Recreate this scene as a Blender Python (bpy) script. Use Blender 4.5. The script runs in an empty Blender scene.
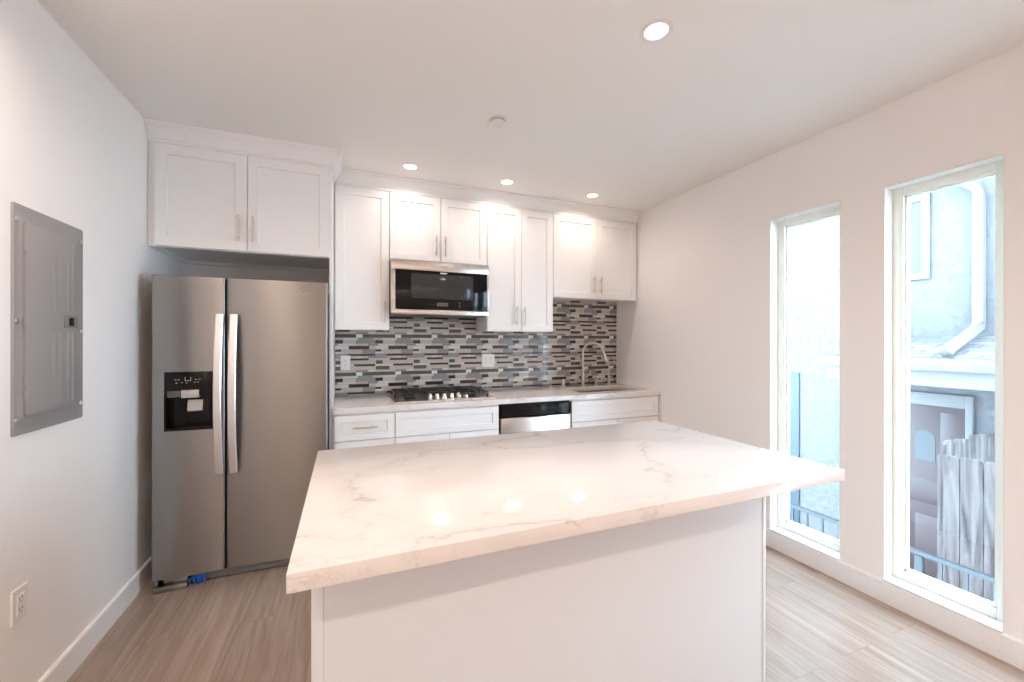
import bpy, bmesh, math, random
from mathutils import Vector, Matrix

# ------------------------------------------------------------------ camera, sky, exposure
scene = bpy.context.scene
col = scene.collection
W, H = 3.661, 2.6025                      # room width (x), ceiling height
YB = -6.8                                 # wall behind the camera

cam = bpy.data.cameras.new('camera')
cam.sensor_width = 36.0
cam.lens = 409.15 / 1024 * 36.0
cam.clip_start = 0.02
camera = bpy.data.objects.new('camera', cam)
camera.location = (1.0472, -3.5399, 1.3627)
camera.rotation_euler = (math.radians(90), -0.0012, -0.3847)
col.objects.link(camera)
scene.camera = camera

world = bpy.data.worlds.new('sky')
scene.world = world
world.use_nodes = True
bg = world.node_tree.nodes['Background']
bg.inputs['Color'].default_value = (0.60, 0.80, 1.0, 1)
bg.inputs['Strength'].default_value = 20.0

scene.view_settings.view_transform = 'Standard'
scene.view_settings.look = 'None'
scene.view_settings.exposure = 0.17
scene.view_settings.gamma = 1.0
scene.view_settings.use_curve_mapping = False
scene.cycles.use_denoising = True
scene.cycles.max_bounces = 10
scene.cycles.diffuse_bounces = 6
scene.cycles.caustics_reflective = False
scene.cycles.caustics_refractive = False
scene.cycles.sample_clamp_indirect = 60.0

LAMP_W = 2.5                              # each recessed lamp over the kitchen, watts of the disc
LAMP_W_FILL = 16.0                        # unseen lamps behind the camera, made stronger to fill the room
LAMP_COL = (1.0, 0.83, 0.71)


# ------------------------------------------------------------------ helpers
def tag(o, label=None, cat=None, group=None, kind=None):
    if label: o['label'] = label
    if cat: o['category'] = cat
    if group: o['group'] = group
    if kind: o['kind'] = kind
    return o


ORIGIN = {}


def empty(name, loc, label=None, cat=None, group=None, kind=None):
    o = bpy.data.objects.new(name, None)
    o.empty_display_size = 0.05
    o.location = loc
    col.objects.link(o)
    ORIGIN[o] = Vector(loc)
    return tag(o, label, cat, group, kind)


class MB:
    """collects shapes given in room coordinates into one mesh"""
    def __init__(self):
        self.bm = bmesh.new()
        self.mi = 0

    def _new(self, verts, faces):
        vs = [self.bm.verts.new(v) for v in verts]
        fs = []
        for f in faces:
            try:
                nf = self.bm.faces.new([vs[i] for i in f])
                nf.material_index = self.mi
                fs.append(nf)
            except ValueError:
                pass
        return vs, fs

    def box(self, x0, x1, y0, y1, z0, z1, bevel=0.0, seg=2):
        x0, x1 = min(x0, x1), max(x0, x1)
        y0, y1 = min(y0, y1), max(y0, y1)
        z0, z1 = min(z0, z1), max(z0, z1)
        v = [(x0, y0, z0), (x1, y0, z0), (x1, y1, z0), (x0, y1, z0),
             (x0, y0, z1), (x1, y0, z1), (x1, y1, z1), (x0, y1, z1)]
        f = [(0, 3, 2, 1), (4, 5, 6, 7), (0, 1, 5, 4), (1, 2, 6, 5), (2, 3, 7, 6), (3, 0, 4, 7)]
        vs, fs = self._new(v, f)
        if bevel > 0:
            es = list({e for fc in fs for e in fc.edges})
            r = bmesh.ops.bevel(self.bm, geom=es, offset=bevel, segments=seg, profile=0.5, affect='EDGES')
            for fc in r['faces']:
                fc.material_index = self.mi
        return self

    def prism(self, poly, axis, a, b):
        """poly: 2-D points in the two other axes (order x,y,z), extruded along axis from a to b"""
        n = len(poly)
        def mk(p, t):
            if axis == 0: return (t, p[0], p[1])
            if axis == 1: return (p[0], t, p[1])
            return (p[0], p[1], t)
        v = [mk(p, a) for p in poly] + [mk(p, b) for p in poly]
        f = [tuple(range(n)), tuple(range(2 * n - 1, n - 1, -1))]
        f += [(i, i + n, (i + 1) % n + n, (i + 1) % n) for i in range(n)]
        self._new(v, f)
        return self

    def cyl(self, p, q, r, r2=None, n=20, caps=True):
        return self.tube([p, q], [r, r if r2 is None else r2], n, caps)

    def tube(self, pts, rad, n=14, caps=True, flat=1.0):
        pts = [Vector(p) for p in pts]
        if not isinstance(rad, (list, tuple)): rad = [rad] * len(pts)
        rings = []
        prev = None
        for i, p in enumerate(pts):
            t = (pts[min(i + 1, len(pts) - 1)] - pts[max(i - 1, 0)]).normalized()
            if prev is None:
                a = Vector((0, 0, 1)) if abs(t.z) < 0.9 else Vector((1, 0, 0))
                u = (a - t * a.dot(t)).normalized()
            else:
                u = (prev - t * prev.dot(t)).normalized()
            prev = u
            w = t.cross(u)
            rings.append([self.bm.verts.new(p + (u * math.cos(2 * math.pi * k / n) * flat + w * math.sin(2 * math.pi * k / n)) * rad[i]) for k in range(n)])
        for a, b in zip(rings, rings[1:]):
            for k in range(n):
                f = self.bm.faces.new((a[k], a[(k + 1) % n], b[(k + 1) % n], b[k]))
                f.material_index = self.mi
        if caps:
            f = self.bm.faces.new(rings[0][::-1]); f.material_index = self.mi
            f = self.bm.faces.new(rings[-1]); f.material_index = self.mi
        return self

    def lathe(self, c, axis, prof, n=32):
        """prof: (radius, height along axis) from the start outwards"""
        c = Vector(c); ax = Vector(axis).normalized()
        a = Vector((1, 0, 0)) if abs(ax.x) < 0.9 else Vector((0, 1, 0))
        u = (a - ax * a.dot(ax)).normalized(); w = ax.cross(u)
        rings = []
        for r, h in prof:
            if r < 1e-6:
                rings.append([self.bm.verts.new(c + ax * h)])
            else:
                rings.append([self.bm.verts.new(c + ax * h + (u * math.cos(2 * math.pi * k / n) + w * math.sin(2 * math.pi * k / n)) * r) for k in range(n)])
        for a, b in zip(rings, rings[1:]):
            for k in range(n):
                k2 = (k + 1) % n
                vs = []
                for v in ((a[k] if len(a) > 1 else a[0]), (a[k2] if len(a) > 1 else a[0]), (b[k2] if len(b) > 1 else b[0]), (b[k] if len(b) > 1 else b[0])):
                    if v not in vs: vs.append(v)
                if len(vs) >= 3:
                    f = self.bm.faces.new(vs); f.material_index = self.mi
        return self

    def shaker(self, x0, x1, z0, z1, yf, th=0.020, rail=0.057, rec=0.009, inset=0.0025):
        """a recessed-panel door or drawer front facing -y, front face at yf"""
        b = 0.0016
        def rect(m, y): return [(x0 + m, y, z0 + m), (x1 - m, y, z0 + m), (x1 - m, y, z1 - m), (x0 + m, y, z1 - m)]
        rings = [rect(0, yf + th), rect(0, yf + b), rect(b, yf), rect(rail, yf), rect(rail + inset, yf + rec)]
        v = [p for r in rings for p in r]
        f = [(3, 2, 1, 0)]
        for k in range(len(rings) - 1):
            for i in range(4):
                j = (i + 1) % 4
                f.append((k * 4 + i, k * 4 + j, k * 4 + 4 + j, k * 4 + 4 + i))
        n = len(v)
        f.append((n - 4, n - 3, n - 2, n - 1))
        self._new(v, f)
        return self

    def build(self, name, mats, parent=None, angle=35, kind=None):
        if not isinstance(mats, (list, tuple)): mats = [mats]
        bmesh.ops.recalc_face_normals(self.bm, faces=self.bm.faces)
        xs = [v.co for v in self.bm.verts]
        lo = Vector([min(v[i] for v in xs) for i in range(3)]); hi = Vector([max(v[i] for v in xs) for i in range(3)])
        org = ORIGIN[parent] if parent else Vector(((lo.x + hi.x) / 2, (lo.y + hi.y) / 2, lo.z))
        bmesh.ops.translate(self.bm, verts=self.bm.verts, vec=-org)
        me = bpy.data.meshes.new(name)
        self.bm.to_mesh(me); self.bm.free()
        for m in mats: me.materials.append(m)
        me.polygons.foreach_set('use_smooth', [True] * len(me.polygons))
        me.set_sharp_from_angle(angle=math.radians(angle))
        o = bpy.data.objects.new(name, me)
        col.objects.link(o)
        if parent:
            o.parent = parent
        else:
            o.location = org
        ORIGIN[o] = org
        if kind: o['kind'] = kind
        return o


# ------------------------------------------------------------------ materials
def mat(name, color, rough=0.5, metal=0.0, spec=0.5, coat=0.0, **kw):
    m = bpy.data.materials.new(name)
    m.use_nodes = True
    p = m.node_tree.nodes['Principled BSDF']
    p.inputs['Base Color'].default_value = (*color, 1)
    p.inputs['Roughness'].default_value = rough
    p.inputs['Metallic'].default_value = metal
    p.inputs['Specular IOR Level'].default_value = spec
    p.inputs['Coat Weight'].default_value = coat
    if kw.get('emit'):
        p.inputs['Emission Color'].default_value = (*kw['emit'], 1)
        p.inputs['Emission Strength'].default_value = kw.get('estr', 1.0)
    return m


def nodes(m): return m.node_tree.nodes, m.node_tree.links, m.node_tree.nodes['Principled BSDF']


def coords(nt, space='Object', scale=(1, 1, 1), rot=(0, 0, 0)):
    n, l = nt.nodes, nt.links
    if space == 'World':
        g = n.new('ShaderNodeNewGeometry'); out = g.outputs['Position']
    else:
        t = n.new('ShaderNodeTexCoord'); out = t.outputs['Object']
    mp = n.new('ShaderNodeMapping')
    mp.inputs['Scale'].default_value = scale
    mp.inputs['Rotation'].default_value = rot
    l.new(out, mp.inputs['Vector'])
    return mp.outputs['Vector']


def add_bump(m, scale=200.0, strength=0.1, dist=0.002, detail=3.0, stretch=(1, 1, 1)):
    n, l, p = nodes(m)
    v = coords(m.node_tree, 'World', stretch)
    t = n.new('ShaderNodeTexNoise'); t.inputs['Scale'].default_value = scale; t.inputs['Detail'].default_value = detail
    l.new(v, t.inputs['Vector'])
    b = n.new('ShaderNodeBump'); b.inputs['Strength'].default_value = strength; b.inputs['Distance'].default_value = dist
    l.new(t.outputs['Fac'], b.inputs['Height']); l.new(b.outputs['Normal'], p.inputs['Normal'])
    return m


def brushed(name, color, rough=0.3, vertical=True, amp=0.10, aniso=0.0):
    """brushed metal: fine stretched noise on roughness and on the normal"""
    m = mat(name, color, rough, 1.0)
    n, l, p = nodes(m)
    v = coords(m.node_tree, 'World', (900, 900, 4) if vertical else (4, 900, 900))
    t = n.new('ShaderNodeTexNoise'); t.inputs['Scale'].default_value = 1.0; t.inputs['Detail'].default_value = 2.0
    l.new(v, t.inputs['Vector'])
    r = n.new('ShaderNodeMapRange')
    r.inputs['To Min'].default_value = rough - amp / 2; r.inputs['To Max'].default_value = rough + amp / 2
    l.new(t.outputs['Fac'], r.inputs['Value']); l.new(r.outputs['Result'], p.inputs['Roughness'])
    if aniso:
        p.inputs['Anisotropic'].default_value = aniso
        p.inputs['Anisotropic Rotation'].default_value = 0.25 if vertical else 0.0
    return m


M = {}
M['wall'] = add_bump(mat('wall_paint', (0.89, 0.865, 0.85), 0.55, spec=0.3), 90, 0.05, 0.002)
M['ceiling'] = add_bump(mat('ceiling_paint', (0.87, 0.845, 0.815), 0.7, spec=0.2), 90, 0.05, 0.002)
M['trim'] = mat('trim_paint', (0.86, 0.85, 0.85), 0.35)
M['cabinet'] = mat('cabinet_lacquer', (0.84, 0.83, 0.825), 0.32)
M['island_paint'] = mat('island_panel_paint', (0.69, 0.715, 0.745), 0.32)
M['nickel'] = mat('satin_nickel', (0.62, 0.58, 0.53), 0.28, 1.0)
M['steel'] = brushed('stainless_steel_door', (0.32, 0.308, 0.298), 0.34, True, 0.08, 0.75)
M['steel_h'] = brushed('stainless_steel_band', (0.62, 0.59, 0.57), 0.28, False)
M['handle_steel'] = mat('bright_steel_handle', (0.78, 0.77, 0.77), 0.30, 1.0)
M['case_grey'] = mat('appliance_case_grey', (0.22, 0.22, 0.22), 0.5)
M['dark'] = mat('shadow_gap_black', (0.02, 0.02, 0.02), 0.6)
M['black_gloss'] = mat('black_glass', (0.006, 0.006, 0.007), 0.06, spec=0.22)
M['black_plastic'] = mat('black_plastic', (0.008, 0.008, 0.009), 0.25, spec=0.25)
M['grey_glass'] = mat('smoked_window_glass', (0.04, 0.041, 0.042), 0.10, spec=0.3)
M['display'] = mat('display_grey', (0.10, 0.105, 0.11), 0.15)
M['print'] = mat('white_print', (0.55, 0.55, 0.55), 0.5)
M['silver_plastic'] = mat('silver_plastic', (0.52, 0.51, 0.50), 0.35, 0.6)
M['iron'] = mat('cast_iron_grate', (0.015, 0.014, 0.014), 0.42)
M['knob'] = mat('knob_metal', (0.72, 0.68, 0.64), 0.25, 1.0)
M['blue_tape'] = mat('blue_plastic', (0.01, 0.10, 0.45), 0.4)
M['panel_grey'] = mat('electrical_panel_grey', (0.30, 0.285, 0.28), 0.42)
M['screw'] = mat('zinc_screw', (0.60, 0.59, 0.58), 0.3, 1.0)
M['outlet'] = mat('outlet_plastic', (0.83, 0.80, 0.77), 0.35)
M['slot'] = mat('outlet_slot', (0.05, 0.045, 0.04), 0.6)
M['vinyl'] = mat('window_vinyl', (0.86, 0.88, 0.82), 0.22)
M['jamb'] = mat('gloss_jamb_paint', (0.88, 0.89, 0.86), 0.25)
M['grout'] = mat('grout', (0.42, 0.39, 0.37), 0.8)
M['lens'] = mat('lamp_lens', (0.9, 0.9, 0.9), 0.4, emit=(1.0, 0.9, 0.8), estr=3.0)
M['lamp_ring'] = mat('lamp_ring_white', (0.80, 0.77, 0.74), 0.4)
M['sink'] = brushed('sink_steel', (0.55, 0.50, 0.46), 0.32, False)


def glass_mat():
    m = bpy.data.materials.new('window_glass'); m.use_nodes = True
    n, l = m.node_tree.nodes, m.node_tree.links
    n.remove(n['Principled BSDF'])
    tr = n.new('ShaderNodeBsdfTransparent'); tr.inputs['Color'].default_value = (0.95, 0.97, 0.97, 1)
    gl = n.new('ShaderNodeBsdfGlossy'); gl.inputs['Roughness'].default_value = 0.0
    fr = n.new('ShaderNodeFresnel'); fr.inputs['IOR'].default_value = 1.45
    ge = n.new('ShaderNodeNewGeometry')   # same reflectance from either face of the thin pane
    ior = n.new('ShaderNodeMapRange'); ior.inputs['To Min'].default_value = 1.45; ior.inputs['To Max'].default_value = 1 / 1.45
    l.new(ge.outputs['Backfacing'], ior.inputs['Value']); l.new(ior.outputs['Result'], fr.inputs['IOR'])
    mx = n.new('ShaderNodeMixShader')
    l.new(fr.outputs[0], mx.inputs[0]); l.new(tr.outputs[0], mx.inputs[1]); l.new(gl.outputs[0], mx.inputs[2])
    l.new(mx.outputs[0], n['Material Output'].inputs['Surface'])
    return m


M['glass'] = glass_mat()


def floor_mat():
    m = mat('oak_plank_floor', (0.4, 0.3, 0.25), 0.24)
    n, l, p = nodes(m)
    v = coords(m.node_tree, 'World', (1, 1, 1), (0, 0, math.radians(90)))
    br = n.new('ShaderNodeTexBrick')
    br.inputs['Scale'].default_value = 1.0
    br.inputs['Brick Width'].default_value = 1.22
    br.inputs['Row Height'].default_value = 0.18
    br.inputs['Mortar Size'].default_value = 0.0012
    br.inputs['Mortar Smooth'].default_value = 0.3
    br.inputs['Bias'].default_value = 0.0
    br.offset = 0.37; br.offset_frequency = 2
    br.inputs['Color1'].default_value = (0, 0, 0, 1); br.inputs['Color2'].default_value = (1, 1, 1, 1); br.inputs['Mortar'].default_value = (0.5, 0.5, 0.5, 1)
    l.new(v, br.inputs['Vector'])
    # grain: noise stretched along the plank (y), shifted per plank
    g = n.new('ShaderNodeNewGeometry')
    sep = n.new('ShaderNodeVectorMath'); sep.operation = 'MULTIPLY'; sep.inputs[1].default_value = (26, 1.6, 1)
    l.new(g.outputs['Position'], sep.inputs[0])
    off = n.new('ShaderNodeVectorMath'); off.operation = 'MULTIPLY_ADD'; off.inputs[1].default_value = (37, 19, 11)
    l.new(br.outputs['Color'], off.inputs[0]); l.new(sep.outputs[0], off.inputs[2])
    ns = n.new('ShaderNodeTexNoise'); ns.inputs['Scale'].default_value = 1.0; ns.inputs['Detail'].default_value = 6; ns.inputs['Roughness'].default_value = 0.62; ns.inputs['Distortion'].default_value = 0.9
    l.new(off.outputs[0], ns.inputs['Vector'])
    ramp = n.new('ShaderNodeValToRGB')
    e = ramp.color_ramp.elements
    e[0].position = 0.30; e[0].color = (0.285, 0.208, 0.165, 1)
    e[1].position = 0.72; e[1].color = (0.43, 0.338, 0.28, 1)
    l.new(ns.outputs['Fac'], ramp.inputs['Fac'])
    tone = n.new('ShaderNodeMapRange'); tone.inputs['To Min'].default_value = 0.90; tone.inputs['To Max'].default_value = 1.08
    l.new(br.outputs['Color'], tone.inputs['Value'])
    mul = n.new('ShaderNodeVectorMath'); mul.operation = 'SCALE'
    l.new(ramp.outputs['Color'], mul.inputs[0]); l.new(tone.outputs['Result'], mul.inputs['Scale'])
    mx = n.new('ShaderNodeMix'); mx.data_type = 'RGBA'
    l.new(br.outputs['Fac'], mx.inputs['Factor']); l.new(mul.outputs[0], mx.inputs[6]); mx.inputs[7].default_value = (0.27, 0.205, 0.165, 1)
    l.new(mx.outputs[2], p.inputs['Base Color'])
    b = n.new('ShaderNodeBump'); b.inputs['Strength'].default_value = 0.15; b.inputs['Distance'].default_value = 0.002
    l.new(ns.outputs['Fac'], b.inputs['Height']); l.new(b.outputs['Normal'], p.inputs['Normal'])
    return m


def quartz_mat():
    m = mat('white_quartz', (0.80, 0.77, 0.75), 0.10)
    n, l, p = nodes(m)
    v = coords(m.node_tree, 'World', (0.75, 1.35, 1.0), (0, 0, math.radians(-38)))
    w = n.new('ShaderNodeTexNoise'); w.inputs['Scale'].default_value = 2.1; w.inputs['Detail'].default_value = 7; w.inputs['Roughness'].default_value = 0.62
    l.new(v, w.inputs['Vector'])
    wc = n.new('ShaderNodeVectorMath'); wc.operation = 'MULTIPLY_ADD'; wc.inputs[1].default_value = (0.62, 0.62, 0.62)
    l.new(w.outputs['Color'], wc.inputs[0]); l.new(v, wc.inputs[2])
    fac = None
    for sc, width, lo, hi, amt, seed in ((1.35, 0.020, 0.41, 0.60, 0.72, 0.0), (2.3, 0.016, 0.47, 0.64, 0.38, 5.3)):
        sh = n.new('ShaderNodeVectorMath'); sh.operation = 'ADD'; sh.inputs[1].default_value = (seed, seed * 0.7, 0)
        l.new(wc.outputs[0], sh.inputs[0])
        vo = n.new('ShaderNodeTexVoronoi'); vo.feature = 'DISTANCE_TO_EDGE'; vo.inputs['Scale'].default_value = sc
        l.new(sh.outputs[0], vo.inputs['Vector'])
        line = n.new('ShaderNodeMapRange'); line.inputs['From Max'].default_value = width; line.inputs['To Min'].default_value = 1; line.inputs['To Max'].default_value = 0
        l.new(vo.outputs['Distance'], line.inputs['Value'])
        halo = n.new('ShaderNodeMapRange'); halo.inputs['From Max'].default_value = width * 4.5; halo.inputs['To Min'].default_value = 0.28; halo.inputs['To Max'].default_value = 0
        l.new(vo.outputs['Distance'], halo.inputs['Value'])
        both = n.new('ShaderNodeMath'); both.operation = 'MAXIMUM'
        l.new(line.outputs['Result'], both.inputs[0]); l.new(halo.outputs['Result'], both.inputs[1])
        mk = n.new('ShaderNodeTexNoise'); mk.inputs['Scale'].default_value = 3.4; mk.inputs['Detail'].default_value = 7; mk.inputs['Roughness'].default_value = 0.74
        l.new(sh.outputs[0], mk.inputs['Vector'])
        mr = n.new('ShaderNodeMapRange'); mr.inputs['From Min'].default_value = lo; mr.inputs['From Max'].default_value = hi; mr.inputs['To Max'].default_value = amt
        l.new(mk.outputs['Fac'], mr.inputs['Value'])
        mul = n.new('ShaderNodeMath'); mul.operation = 'MULTIPLY'
        l.new(both.outputs[0], mul.inputs[0]); l.new(mr.outputs['Result'], mul.inputs[1])
        if fac is None: fac = mul
        else:
            mxx = n.new('ShaderNodeMath'); mxx.operation = 'MAXIMUM'
            l.new(fac.outputs[0], mxx.inputs[0]); l.new(mul.outputs[0], mxx.inputs[1]); fac = mxx
    cl = n.new('ShaderNodeTexNoise'); cl.inputs['Scale'].default_value = 3.0; cl.inputs['Detail'].default_value = 3
    l.new(v, cl.inputs['Vector'])
    base = n.new('ShaderNodeMix'); base.data_type = 'RGBA'
    base.inputs[6].default_value = (0.77, 0.725, 0.70, 1); base.inputs[7].default_value = (0.81, 0.775, 0.755, 1)
    l.new(cl.outputs['Fac'], base.inputs['Factor'])
    mx = n.new('ShaderNodeMix'); mx.data_type = 'RGBA'
    mx.inputs[7].default_value = (0.42, 0.385, 0.375, 1)
    l.new(fac.outputs[0], mx.inputs['Factor']); l.new(base.outputs[2], mx.inputs[6])
    l.new(mx.outputs[2], p.inputs['Base Color'])
    return m


def stucco_mat():
    m = mat('pale_stucco', (0.80, 0.83, 0.86), 0.9, spec=0.1)
    n, l, p = nodes(m)
    v = coords(m.node_tree, 'World')
    t = n.new('ShaderNodeTexNoise'); t.inputs['Scale'].default_value = 14; t.inputs['Detail'].default_value = 6; t.inputs['Roughness'].default_value = 0.7
    l.new(v, t.inputs['Vector'])
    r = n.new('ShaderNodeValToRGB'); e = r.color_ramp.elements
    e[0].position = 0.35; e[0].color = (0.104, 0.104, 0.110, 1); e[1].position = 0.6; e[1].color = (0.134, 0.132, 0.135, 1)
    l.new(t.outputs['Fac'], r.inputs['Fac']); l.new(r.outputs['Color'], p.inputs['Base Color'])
    b = n.new('ShaderNodeBump'); b.inputs['Strength'].default_value = 0.6; b.inputs['Distance'].default_value = 0.02
    l.new(t.outputs['Fac'], b.inputs['Height']); l.new(b.outputs['Normal'], p.inputs['Normal'])
    return m


def shingle_mat():
    m = mat('grey_shingles', (0.4, 0.4, 0.42), 0.9)
    n, l, p = nodes(m)
    v = coords(m.node_tree, 'World', (1, 1, 1), (0, 0, math.radians(90)))
    br = n.new('ShaderNodeTexBrick'); br.inputs['Scale'].default_value = 1
    br.inputs['Brick Width'].default_value = 0.30; br.inputs['Row Height'].default_value = 0.14; br.inputs['Mortar Size'].default_value = 0.012
    br.inputs['Color1'].default_value = (0.085, 0.08, 0.085, 1); br.inputs['Color2'].default_value = (0.13, 0.125, 0.125, 1); br.inputs['Mortar'].default_value = (0.045, 0.045, 0.05, 1)
    l.new(v, br.inputs['Vector']); l.new(br.outputs['Color'], p.inputs['Base Color'])
    return m


def fence_mat():
    m = mat('weathered_fence_wood', (0.3, 0.3, 0.3), 0.85)
    n, l, p = nodes(m)
    v = coords(m.node_tree, 'World', (14, 14, 1.3))
    t = n.new('ShaderNodeTexNoise'); t.inputs['Scale'].default_value = 1.0; t.inputs['Detail'].default_value = 6; t.inputs['Roughness'].default_value = 0.65; t.inputs['Distortion'].default_value = 1.0
    l.new(v, t.inputs['Vector'])
    r = n.new('ShaderNodeValToRGB'); e = r.color_ramp.elements
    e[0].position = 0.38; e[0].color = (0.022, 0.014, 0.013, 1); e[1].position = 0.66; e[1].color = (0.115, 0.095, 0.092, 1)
    l.new(t.outputs['Fac'], r.inputs['Fac']); l.new(r.outputs['Color'], p.inputs['Base Color'])
    return m


M['floor'] = floor_mat()
M['quartz'] = quartz_mat()
M['stucco'] = stucco_mat()
M['shingle'] = shingle_mat()
M['fence'] = fence_mat()
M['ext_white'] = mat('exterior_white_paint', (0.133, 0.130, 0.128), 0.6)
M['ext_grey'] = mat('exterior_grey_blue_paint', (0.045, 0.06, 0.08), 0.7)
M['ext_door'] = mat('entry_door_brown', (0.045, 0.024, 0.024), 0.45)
M['ext_glass'] = mat('house_window_glass', (0.09, 0.095, 0.10), 0.5, spec=0.1)
M['ext_ground'] = add_bump(mat('concrete_walk', (0.30, 0.30, 0.30), 0.9), 30, 0.2, 0.01)
M['rail_paint'] = mat('railing_grey_blue_paint', (0.015, 0.022, 0.026), 0.5)
M['tile_black'] = mat('tile_black_glass', (0.035, 0.034, 0.036), 0.10)
M['tile_dark'] = mat('tile_charcoal_glass', (0.085, 0.085, 0.09), 0.10)
M['tile_grey'] = mat('tile_grey_glass', (0.28, 0.28, 0.29), 0.10)
M['tile_light'] = mat('tile_pale_glass', (0.68, 0.68, 0.67), 0.12)
M['tile_beige'] = mat('tile_beige_stone', (0.54, 0.465, 0.42), 0.35)
M['tile_white'] = mat('tile_white_glass', (0.80, 0.79, 0.78), 0.12)

# ------------------------------------------------------------------ room shell
MB().box(-0.15, W + 0.15, YB - 0.15, 0.15, -0.12, 0.0).build('floor', M['floor'], kind='structure')
MB().box(-0.15, W + 0.15, YB - 0.15, 0.15, H, H + 0.15).build('ceiling', M['ceiling'], kind='structure')
MB().box(-0.15, 0.0, YB, 0.0, 0.0, H).build('wall_left', M['wall'], kind='structure')
MB().box(-0.15, W + 0.15, 0.0, 0.15, 0.0, H).build('wall_back', M['wall'], kind='structure')

WZ0, WZ1 = 0.118, 2.172
# (y from, y to) of each opening in the window wall
WINS = [(-2.0799, -1.6583), (-2.7062, -2.2816), (-3.331, -2.905)]
WT = 0.15
b = MB()
ys = [0.0]
for y0, y1 in WINS: ys += [y1, y0]
ys.append(YB)
for i in range(0, len(ys), 2): b.box(W, W + WT, ys[i + 1], ys[i], 0.0, H)
for y0, y1 in WINS:
    b.box(W, W + WT, y0, y1, 0.0, WZ0)
    b.box(W, W + WT, y0, y1, WZ1, H)
b.build('wall_right', M['wall'], kind='structure')
MB().box(0.0, W, YB - 0.15, YB, 0.0, H).build('wall_front', M['wall'], kind='structure')

b = MB()
b.prism([(0.0, 0.0), (0.013, 0.0), (0.013, 0.106), (0.008, 0.113), (0.0, 0.113)], 1, YB + 0.0, -0.03)
b.build('baseboard_left', M['trim'], kind='structure')
b = MB()
b.prism([(W, 0.0), (W - 0.014, 0.0), (W - 0.014, 0.108), (W - 0.009, 0.114), (W, 0.114)], 1, YB + 0.0, -0.66)
b.build('baseboard_right', M['trim'], kind='structure')

for i, (y0, y1) in enumerate(WINS):
    e = empty('window_%d' % (i + 1), (W + 0.1, (y0 + y1) / 2, WZ0), kind='structure')
    X0, X1 = W + 0.075, W + 0.125
    fw = 0.047
    b = MB()
    z0, z1 = WZ0 + 0.002, WZ1 - 0.002
    for (ya, yb_, za, zb) in ((y0, y0 + fw, z0, z1), (y1 - fw, y1, z0, z1), (y0 + fw, y1 - fw, z0, z0 + fw), (y0 + fw, y1 - fw, z1 - fw, z1)):
        b.box(X0, X1, ya, yb_, za, zb, 0.003)
    f2 = fw - 0.006                       # inner glazing bead, a little further out
    for (ya, yb_, za, zb) in ((y0 + f2, y0 + f2 + 0.016, z0 + f2, z1 - f2), (y1 - f2 - 0.016, y1 - f2, z0 + f2, z1 - f2),
                              (y0 + f2, y1 - f2, z0 + f2, z0 + f2 + 0.016), (y0 + f2, y1 - f2, z1 - f2 - 0.016, z1 - f2)):
        b.box(X0 + 0.014, X1 - 0.008, ya, yb_, za, zb, 0.002)
    b.build('window_frame', M['vinyl'], e, kind='structure')
    b = MB()                              # painted jamb liners
    b.box(W + 0.0005, X0 - 0.0005, y0 + 0.0005, y0 + 0.004, z0 + 0.006, z1); b.box(W + 0.0005, X0 - 0.0005, y1 - 0.004, y1 - 0.0005, z0 + 0.006, z1)
    b.box(W + 0.0005, X0 - 0.0005, y0 + 0.004, y1 - 0.004, z1 - 0.004, z1)
    b.build('window_jamb', M['jamb'], e, kind='structure')
    b = MB(); b.box(X0 + 0.022, X0 + 0.026, y0 + fw, y1 - fw, z0 + fw, z1 - fw)
    b.build('window_pane', M['glass'], e, kind='structure')
    b = MB(); b.box(W - 0.016, X0 - 0.001, y0 + 0.001, y1 - 0.001, WZ0 - 0.003, WZ0 + 0.006, 0.002)
    b.build('window_sill', M['trim'], e, kind='structure')

# crown moulding: one mitred run over the fridge cabinet and the wall cabinets
YF, YU = -0.6093, -0.3119                 # faces of the cabinet boxes
CROWN_Z = 2.497
prof = [(0.0, 0.0), (0.006, 0.0), (0.006, 0.016), (0.012, 0.020), (0.018, 0.034), (0.030, 0.056), (0.043, 0.072), (0.050, 0.078), (0.050, 0.086), (0.055, 0.089), (0.055, 0.1045), (0.0, 0.1045)]
path = [(0.002, YF), (0.963, YF), (0.963, YU), (W - 0.002, YU)]
b = MB()
rings = []
for i, (px, py) in enumerate(path):
    for_ = []
    for o_, z in prof:
        dx = o_ if i in (1, 2) else 0.0
        dy = -o_
        for_.append(b.bm.verts.new((px + dx, py + dy, CROWN_Z + z)))
    rings.append(for_)
for r0, r1 in zip(rings, rings[1:]):
    for k in range(len(prof)):
        k2 = (k + 1) % len(prof)
        b.bm.faces.new((r0[k], r0[k2], r1[k2], r1[k]))
b.bm.faces.new(rings[0]); b.bm.faces.new(rings[-1][::-1])
o = b.build('trim_1', M['cabinet'], angle=20, kind='structure')


# ------------------------------------------------------------------ cabinets
def bar_handle(parent, x, z, y_face, length=0.155, vertical=True, proj=0.032):
    b = MB()
    yc = y_face - proj
    r = 0.0058
    hl = length / 2
    if vertical:
        b.cyl((x, yc, z - hl), (x, yc, z + hl), r, n=14)
        for s in (-1, 1): b.cyl((x, y_face + 0.002, z + s * hl * 0.66), (x, yc, z + s * hl * 0.66), 0.0045, n=10)
    else:
        b.cyl((x - hl, yc, z), (x + hl, yc, z), r, n=14)
        for s in (-1, 1): b.cyl((x + s * hl * 0.66, y_face + 0.002, z), (x + s * hl * 0.66, yc, z), 0.0045, n=10)
    return b.build('handle', M['nickel'], parent)


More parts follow.
